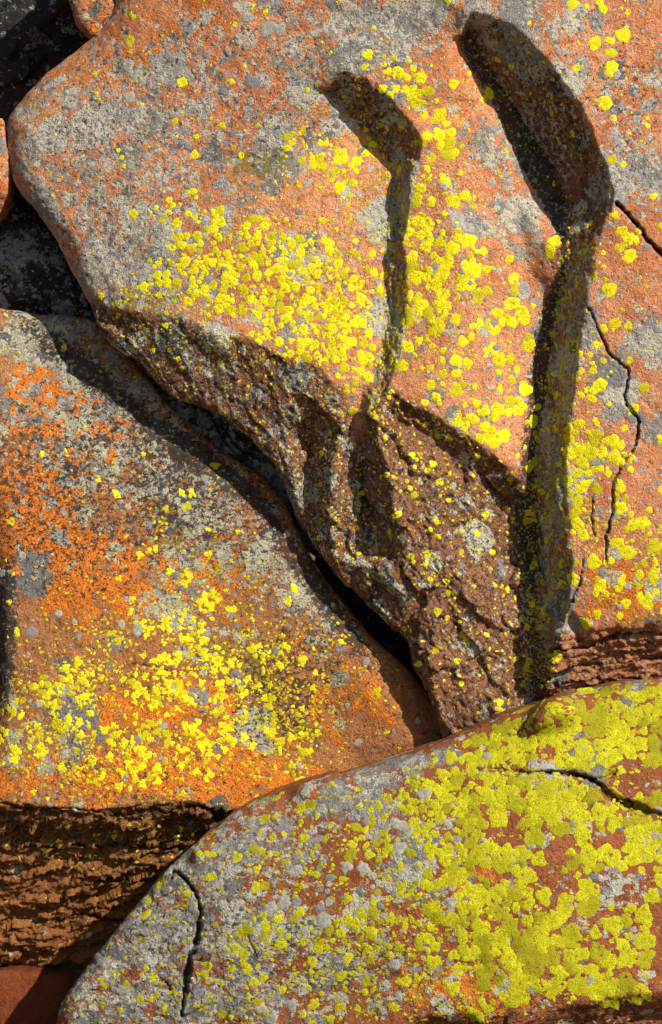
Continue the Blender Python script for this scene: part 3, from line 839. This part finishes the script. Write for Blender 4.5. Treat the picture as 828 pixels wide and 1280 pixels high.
left_masks = {
    'brown': lambda U, V: np.clip(regU(U, V) * .9 + blobs(U, V, [(300, 860, 120, 70, 40, .3), (120, 640, 150, 80, 0, .25)]), 0, 1),  # on regU the brown also paints the overhang's shade
    'grey': lambda U, V: np.clip(blobs(U, V, [(110, 450, 90, 22, 38, .35), (250, 570, 90, 16, 35, .35), (400, 730, 90, 16, 55, .35), (60, 480, 90, 80, 0, .35), (150, 600, 120, 90, 30, .35), (280, 650, 120, 50, 45, .45), (380, 760, 60, 30, 50, .5), (250, 760, 90, 50, 40, .25), (30, 700, 60, 40, 0, .1),  # first three bands: grey crust and painted shade below the upper boulder
        (60, 430, 120, 40, 30, .3), (180, 500, 120, 40, 40, .3), (60, 920, 60, 60, 0, .3), (40, 420, 40, 40, 0, .3), (280, 850, 60, 60, 0, .2), (5, 800, 16, 90, 0, .5)], .04) * (1 - .75 * regU(U, V)) * (1 - .85 * np.exp(-(((U - 470) / 60) ** 2 + ((V - 880) / 70) ** 2))), 0, .9),
    'rust': lambda U, V: np.clip(blobs(U, V, [(70, 500, 60, 60, 30, .9), (40, 640, 70, 70, 0, .65), (120, 560, 60, 50, 0, .4), (130, 720, 120, 60, 0, .6), (230, 900, 150, 60, 0, .5), (60, 980, 120, 40, 0, .5), (440, 880, 60, 50, 45, .4), (300, 980, 120, 30, 0, .6), (300, 740, 120, 60, 40, .2)], .2) * (1 - .6 * regU(U, V)), 0, 1),
    'dark': lambda U, V: np.clip(blobs(U, V, [(100, 455, 90, 16, 38, .7), (250, 575, 90, 14, 35, .7), (400, 740, 110, 14, 55, .7), (100, 620, 150, 120, 0, .35), (280, 620, 120, 60, 45, .3), (350, 860, 60, 80, 40, .4), (6, 800, 14, 90, 0, .8), (150, 980, 150, 30, 0, .2)], .3) + regU(U, V) * .35 * sstep(1130, 1030, V), 0, 1),  # first three bands paint the upper boulder's cast shadow, along with black crust
    'fleck': lambda U, V: np.clip(blobs(U, V, [(230, 830, 150, 70, 20, .35), (80, 900, 100, 80, 0, .35), (250, 720, 100, 50, 45, .25), (370, 880, 80, 90, 40, .3), (200, 960, 160, 40, 0, .35), (200, 1050, 120, 40, 0, .1)], .03) * (1 - .3 * regU(U, V)), 0, 1),
    'pale': lambda U, V: blobs(U, V, [(300, 660, 120, 40, 48, .45), (390, 760, 50, 25, 55, .5), (60, 440, 80, 40, 30, .4), (30, 560, 60, 40, 0, .3), (40, 790, 40, 20, 0, .35), (100, 600, 60, 60, 0, .2)], .12) * (1 - regU(U, V)),
    'stain': lambda U, V: np.clip(blobs(U, V, [(330, 850, 100, 60, 40, .6), (250, 700, 100, 40, 40, .5), (20, 430, 40, 30, 0, .4), (120, 1050, 160, 40, 0, .6), (400, 940, 80, 40, 0, .3)], .15), 0, 1),
}
left = make_rock('boulder', left_outline, left_lines, M_left,
    'orange boulder on the left speckled grey and yellow above a dark layered overhang', seed=31, soft=12,
    cracks=[[(165, 832, 1), (190, 832, 1.6), (215, 842, 1)], [(0, 1000, 2), (40, 1012, 3), (90, 1010, 2), (140, 1018, 3), (200, 1012, 2.5), (255, 1008, 3), (272, 1026, 4), (276, 1040, 2)],
        [(30, 1060, 2), (120, 1056, 4), (230, 1062, 2)], [(120, 1100, 2), (180, 1098, 5), (245, 1090, 3)], [(0, 1094, 3), (60, 1092, 2)], [(90, 1140, 2), (150, 1150, 4), (190, 1146, 3)]],
    rough=lambda U, V: regU(U, V) * 1.0, rough_fn=rough_strata, masks=left_masks, back=1.2, relief=1.0)
def left_yel(U, V):
    return np.clip(blobs(U, V, [(225, 810, 60, 28, 20, .4), (245, 850, 40, 30, 0, .6), (85, 850, 50, 18, -10, .55), (60, 895, 60, 25, -10, .8), (250, 900, 60, 40, 30, .45), (240, 935, 40, 35, 0, .85), (165, 920, 40, 40, 0, .5),
        (150, 960, 50, 25, 0, .55), (210, 860, 60, 20, 0, .4), (160, 800, 30, 15, 0, .5), (330, 830, 40, 40, 0, .25), (350, 920, 60, 40, 40, .2), (210, 715, 30, 15, 30, .3), (260, 760, 30, 20, 0, .3), (25, 940, 30, 20, 0, .4)], .015) * .72 * (1 - regU(U, V))
        + blobs(U, V, [(215, 1045, 60, 16, 0, .06)]), 0, 1)
rosettes(left, left_yel, lambda U, V: 3.3 + 0 * U, L_yel, 26000, 41, spacing=.55, ragged=.24, clump=22, clump_w=.85)
rosettes(left, lambda U, V: blobs(U, V, [(290, 650, 130, 50, 48, .3), (60, 480, 80, 80, 0, .2)], .06) * (1 - regU(U, V)), lambda U, V: 2.8 + 0 * U, L_pale, 4000, 42,
    names=('pale_lichen_patch', 'pale_lichen_growth'), big=60, lift=.0014, minpx=5, extra=[(152, 780, 6), (172, 787, 9), (28, 694, 6), (40, 790, 8)])

# ================================================================== FRONT BOULDER
front_outline = [(64, 1330, 30), (72, 1268, 26), (92, 1232, 22), (130, 1182, 22), (170, 1132, 22), (212, 1085, 24), (262, 1040, 28), (312, 1005, 28), (372, 980, 28),
    (432, 966, 28), (492, 950, 28), (545, 930, 28), (600, 908, 28), (650, 886, 28), (702, 870, 28), (762, 858, 28), (828, 848, 28), (1000, 830, 30), (1100, 1300, 40), (1000, 1440, 30), (64, 1440, 30)]
front_lines = [
    [(590, 1330, 155), (618, 1290, 163), (645, 1284, 168), (700, 1260, 172), (760, 1250, 173), (828, 1240, 172), (960, 1225, 165)],
    [(670, 1305, 128), (720, 1290, 122), (770, 1280, 118), (835, 1272, 116), (960, 1280, 112)],
    [(440, 1300, 150), (490, 1284, 156), (540, 1268, 162), (590, 1266, 165), (615, 1288, 162)],
    [(470, 1320, 120), (540, 1300, 124), (590, 1310, 122)],
] + [[p] for p in [(80, 1300, 66), (110, 1250, 72), (150, 1180, 72), (200, 1120, 74), (300, 1030, 78), (450, 985, 92), (600, 932, 98), (800, 875, 100), (1000, 850, 98), (240, 1240, 108), (260, 1160, 106), (300, 1100, 108),
    (340, 1160, 124), (400, 1080, 122), (450, 1160, 142), (500, 1060, 136), (600, 1000, 132), (700, 960, 132), (700, 1060, 156), (828, 980, 138), (1000, 1000, 140), (600, 1150, 164), (520, 1220, 160), (650, 1230, 174), (400, 1250, 138),
    (828, 1130, 168), (780, 1200, 176), (300, 1250, 122), (180, 1250, 92), (1080, 1440, 60), (64, 1440, 60), (600, 1440, 60), (1100, 830, 90)]]
front_masks = {
    'grey': lambda U, V: np.clip(blobs(U, V, [(180, 1200, 130, 140, -40, .7), (320, 1080, 110, 60, -40, .5), (480, 1010, 60, 40, 0, .35), (380, 1220, 140, 60, 0, .45), (520, 1100, 60, 60, 0, .2), (470, 970, 80, 16, -15, .5), (740, 1100, 40, 40, 0, .15)], .1), 0, .92),
    'rust': lambda U, V: blobs(U, V, [(580, 1240, 90, 30, 0, .7), (600, 1090, 40, 20, -20, .6), (450, 1200, 60, 40, 0, .25), (250, 1110, 30, 16, 0, .3)], .12),
    'dark': lambda U, V: blobs(U, V, [(220, 1180, 160, 140, 0, .25), (450, 1200, 120, 60, 0, .3), (700, 1270, 200, 25, 0, .5)], .14),
    'fleck': lambda U, V: blobs(U, V, [(560, 1200, 160, 80, 0, .35), (350, 1150, 200, 120, 0, .18), (760, 950, 120, 90, 0, .1), (600, 1000, 120, 60, 0, .25)], .08),
    'pale': lambda U, V: blobs(U, V, [(780, 1110, 35, 28, -20, .75), (730, 1145, 30, 22, 0, .75), (440, 1005, 25, 20, 0, .6), (765, 1210, 30, 20, 0, .3), (330, 1270, 30, 20, 0, .3)], .05),
    'stain': lambda U, V: blobs(U, V, [(560, 1240, 100, 30, 0, .4)], .04),
}
front = make_rock('boulder', front_outline, front_lines, M_front,
    'rounded red brown front boulder at the bottom, mostly coated with greenish yellow lichen', seed=51, soft=14,
    cracks=[[(600, 963, 1.4), (650, 965, 2.6), (700, 967, 4.5), (738, 974, 6), (752, 984, 5), (770, 1000, 8), (795, 1008, 9), (815, 1016, 2)], [(740, 975, 2), (762, 970, 2.5), (770, 962, 1)],
        [(215, 1098, 2.6), (240, 1108, 4), (251, 1134, 4.6), (246, 1170, 4.6), (236, 1200, 5), (230, 1240, 5), (226, 1264, 2)], [(310, 1168, 1.2), (320, 1195, 1.8)], [(200, 1222, 1.6), (212, 1236, 2.6)],
        [(560, 1203, 1), (600, 1204, 1.4)]],
    rough=lambda U, V: np.clip(blobs(U, V, [(170, 1210, 130, 170, -40, .5), (700, 1290, 200, 24, 0, .7)]), 0, 1), rough_fn=lambda Q, s_, U, V: rough_broken(Q, s_, U, V, 32) * .8, masks=front_masks, back=1.3, relief=1.1)
def front_yel(U, V):
    under = sstep(1262, 1240, V - (U - 700) * -.12) * 1.0
    d = blobs(U, V, [(600, 1000, 80, 40, -10, .6), (560, 1060, 50, 40, 0, .25), (620, 1130, 50, 60, 0, .6), (540, 1120, 40, 30, 0, .25), (690, 930, 80, 26, -12, .6), (790, 900, 70, 40, 0, .5), (640, 905, 60, 16, -22, .45), (760, 870, 80, 12, -10, .4), (640, 1220, 40, 40, 0, .4),
        (690, 1200, 30, 40, 0, .3), (480, 1170, 60, 40, 0, .2), (500, 1040, 60, 40, 0, .2), (390, 1140, 60, 50, 0, .12), (700, 1020, 50, 40, 0, .25), (770, 1170, 60, 60, 0, .12), (800, 1020, 50, 40, 0, .2), (800, 1110, 40, 60, 0, .1),
        (760, 1240, 40, 16, 0, .4), (570, 960, 60, 20, -15, .3), (300, 1130, 60, 60, 0, .06), (280, 1250, 90, 40, 0, .04), (440, 1240, 60, 40, 0, .12), (350, 1060, 40, 20, -20, .12)], .035)
    d = d * (1 - .9 * blobs(U, V, [(600, 1092, 30, 14, -20, 1), (780, 1110, 32, 26, 0, .8), (728, 1145, 28, 20, 0, .8), (430, 1040, 60, 26, -30, .4)]))
    return d * under * .72
rosettes(front, front_yel, lambda U, V: 3.8 + 3.9 * sstep(480, 680, U), L_gre, 34000, 61, ragged=.16, clump=52, clump_w=.75, spacing=.6)
rosettes(front, lambda U, V: blobs(U, V, [(470, 1080, 90, 70, 0, .2), (330, 1060, 90, 60, 0, .15), (240, 1180, 100, 80, 0, .1)], .02), lambda U, V: 4.4 + 0 * U, L_pale, 2600, 62,
    names=('pale_lichen_patch', 'pale_lichen_growth'), big=80, lift=.0014, minpx=5,
    extra=[(405, 1150, 11), (400, 1134, 7), (382, 1164, 6), (398, 1048, 6), (480, 1032, 7), (365, 1257, 7), (814, 1218, 6), (792, 1162, 5), (500, 1060, 9), (560, 1030, 7)])

# ================================================================== SMALLER AND FARTHER ROCKS
def flat(v): return lambda U, V: np.full(np.shape(U), float(v))
def mk(**kw):
    d = {k: flat(.1) for k in ('grey', 'rust', 'dark', 'fleck', 'pale', 'stain')}
    d.update({k: flat(v) for k, v in kw.items()})
    return d
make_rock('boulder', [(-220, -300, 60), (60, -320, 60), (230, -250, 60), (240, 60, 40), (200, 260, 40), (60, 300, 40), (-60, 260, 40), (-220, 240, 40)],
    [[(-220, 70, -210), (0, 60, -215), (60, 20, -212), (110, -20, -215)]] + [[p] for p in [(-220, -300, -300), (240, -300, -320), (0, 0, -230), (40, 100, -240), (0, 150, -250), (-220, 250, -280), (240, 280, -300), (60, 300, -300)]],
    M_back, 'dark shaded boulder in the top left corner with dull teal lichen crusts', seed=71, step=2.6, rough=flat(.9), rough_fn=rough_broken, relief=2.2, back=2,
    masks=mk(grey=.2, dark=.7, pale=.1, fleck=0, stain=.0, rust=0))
make_rock('rock', [(78, -60, 20), (84, -4, 16), (94, 20, 14), (112, 44, 12), (150, 60, 12), (190, 40, 15), (200, -60, 20)],
    [[p] for p in [(80, -60, -90), (90, 0, -78), (105, 20, -66), (130, 20, -66), (150, 60, -90), (200, -60, -80), (200, 60, -90)]],
    M_main, 'small reddish brown rock poking up behind the top left edge of the salmon boulder', 'rock', seed=73, ragged=2.2, rough=flat(.5), rough_fn=rough_broken, masks=mk(grey=.3, dark=.5, rust=.5, fleck=.02), back=.7)
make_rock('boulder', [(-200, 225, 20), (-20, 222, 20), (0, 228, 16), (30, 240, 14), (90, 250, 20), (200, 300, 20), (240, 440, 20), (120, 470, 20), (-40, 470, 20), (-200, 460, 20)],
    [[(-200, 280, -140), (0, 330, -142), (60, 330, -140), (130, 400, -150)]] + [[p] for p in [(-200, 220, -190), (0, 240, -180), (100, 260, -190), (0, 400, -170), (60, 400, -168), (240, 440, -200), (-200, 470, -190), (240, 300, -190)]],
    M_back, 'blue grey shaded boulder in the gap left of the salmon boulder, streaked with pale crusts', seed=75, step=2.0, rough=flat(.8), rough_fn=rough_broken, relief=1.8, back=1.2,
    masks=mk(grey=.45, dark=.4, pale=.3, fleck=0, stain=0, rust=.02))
make_rock('rock', [(-120, 140, 20), (-10, 146, 10), (4, 152, 8), (8, 180, 8), (13, 215, 8), (8, 245, 10), (-10, 275, 12), (-120, 290, 20)],
    [[p] for p in [(-120, 140, -90), (0, 170, -70), (0, 230, -72), (-10, 270, -90), (-120, 290, -100), (-60, 200, -60)]],
    M_main, 'narrow orange rock at the left edge of the picture beside the salmon boulder', 'rock', seed=77, masks=mk(grey=.15, rust=.5, dark=.35, fleck=0), back=.5)
make_rock('rock', [(120, 400, 8), (230, 430, 8), (330, 470, 8), (420, 600, 8), (440, 720, 8), (400, 700, 8), (300, 620, 8), (200, 540, 8), (130, 470, 8)],
    [[p] for p in [(120, 400, -128), (230, 430, -118), (430, 600, -118), (440, 720, -124), (300, 620, -124), (200, 540, -126), (300, 560, -112), (130, 470, -130)]],
    M_back, 'cracked grey slab wedged in the dark gap under the salmon boulder', 'rock', seed=79, step=1.8, relief=.5,
    cracks=[[(220, 500, 2), (260, 515, 2.5), (300, 560, 3), (330, 575, 2)], [(260, 515, 2), (275, 540, 2.5), (300, 580, 2)], [(300, 545, 2), (320, 560, 2), (350, 590, 2)], [(240, 505, 1.5), (250, 530, 2)]],
    masks=mk(grey=.75, dark=.25, pale=.1, fleck=0, stain=0, rust=0), back=.5)
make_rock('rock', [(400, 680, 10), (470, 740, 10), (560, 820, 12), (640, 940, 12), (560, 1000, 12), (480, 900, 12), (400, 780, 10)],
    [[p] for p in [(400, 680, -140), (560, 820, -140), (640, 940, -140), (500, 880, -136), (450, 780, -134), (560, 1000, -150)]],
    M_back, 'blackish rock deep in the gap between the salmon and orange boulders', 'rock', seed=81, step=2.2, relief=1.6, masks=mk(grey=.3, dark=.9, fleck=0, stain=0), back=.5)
make_rock('rock', [(-160, 1214, 14), (0, 1212, 12), (50, 1214, 12), (88, 1218, 10), (96, 1240, 12), (110, 1300, 14), (100, 1380, 20), (-160, 1380, 20)],
    [[p] for p in [(-160, 1214, -120), (0, 1225, -116), (85, 1225, -118), (40, 1260, -100), (100, 1300, -104), (-160, 1380, -90), (100, 1380, -90)]],
    M_rust, 'smooth rust red rock in the bottom left corner below the layered overhang', 'rock', seed=83, masks=mk(grey=.0, dark=.12, rust=.0, fleck=.0, pale=0, stain=0), relief=.5, back=.9)

# ------------------------------------------------------------------ ground
def ground_material():
    b = NB('gravelly_soil')
    tc = b.n("ShaderNodeTexCoord"); v = tc.outputs['Object']
    n1 = b.noise(v, 1.5, 6, .7); n2 = b.noise(v, 30, 5, .7)
    col = b.mix(b.rng(n1, .4, .6), (.16, .09, .05), (.22, .14, .08))
    col = b.mix(b.rng(n2, .45, .65), col, (.09, .06, .04))
    bp = b.n("ShaderNodeBump"); bp.inputs['Distance'].default_value = .02; b.put(bp.inputs['Height'], n2)
    bs = b.n("ShaderNodeBsdfPrincipled"); b.put(bs.inputs['Base Color'], col); bs.inputs['Roughness'].default_value = .95
    b.put(bs.inputs['Normal'], bp.outputs[0])
    ou = b.n("ShaderNodeOutputMaterial"); b.t.links.new(bs.outputs[0], ou.inputs[0])
    return b.m
xs = np.concatenate([[-1500, -300, -60, -20], np.linspace(-10, 10, 60), [20, 60, 300, 1500]])
gx, gy = np.meshgrid(xs, xs)
gz = fbm(np.stack([gx.ravel() / 1.3, gy.ravel() / 1.3, 0 * gx.ravel()], -1), 3, 5) * .06
vs = np.stack([gx.ravel(), gy.ravel(), gz], -1)
n = len(xs)
fs = [(j * n + i, j * n + i + 1, (j + 1) * n + i + 1, (j + 1) * n + i) for j in range(n - 1) for i in range(n - 1)]
gm = bpy.data.meshes.new('ground'); gm.from_pydata(vs.tolist(), [], fs); gm.materials.append(ground_material())
go = bpy.data.objects.new('ground', gm); COL.objects.link(go)
tag(go, kind='structure')
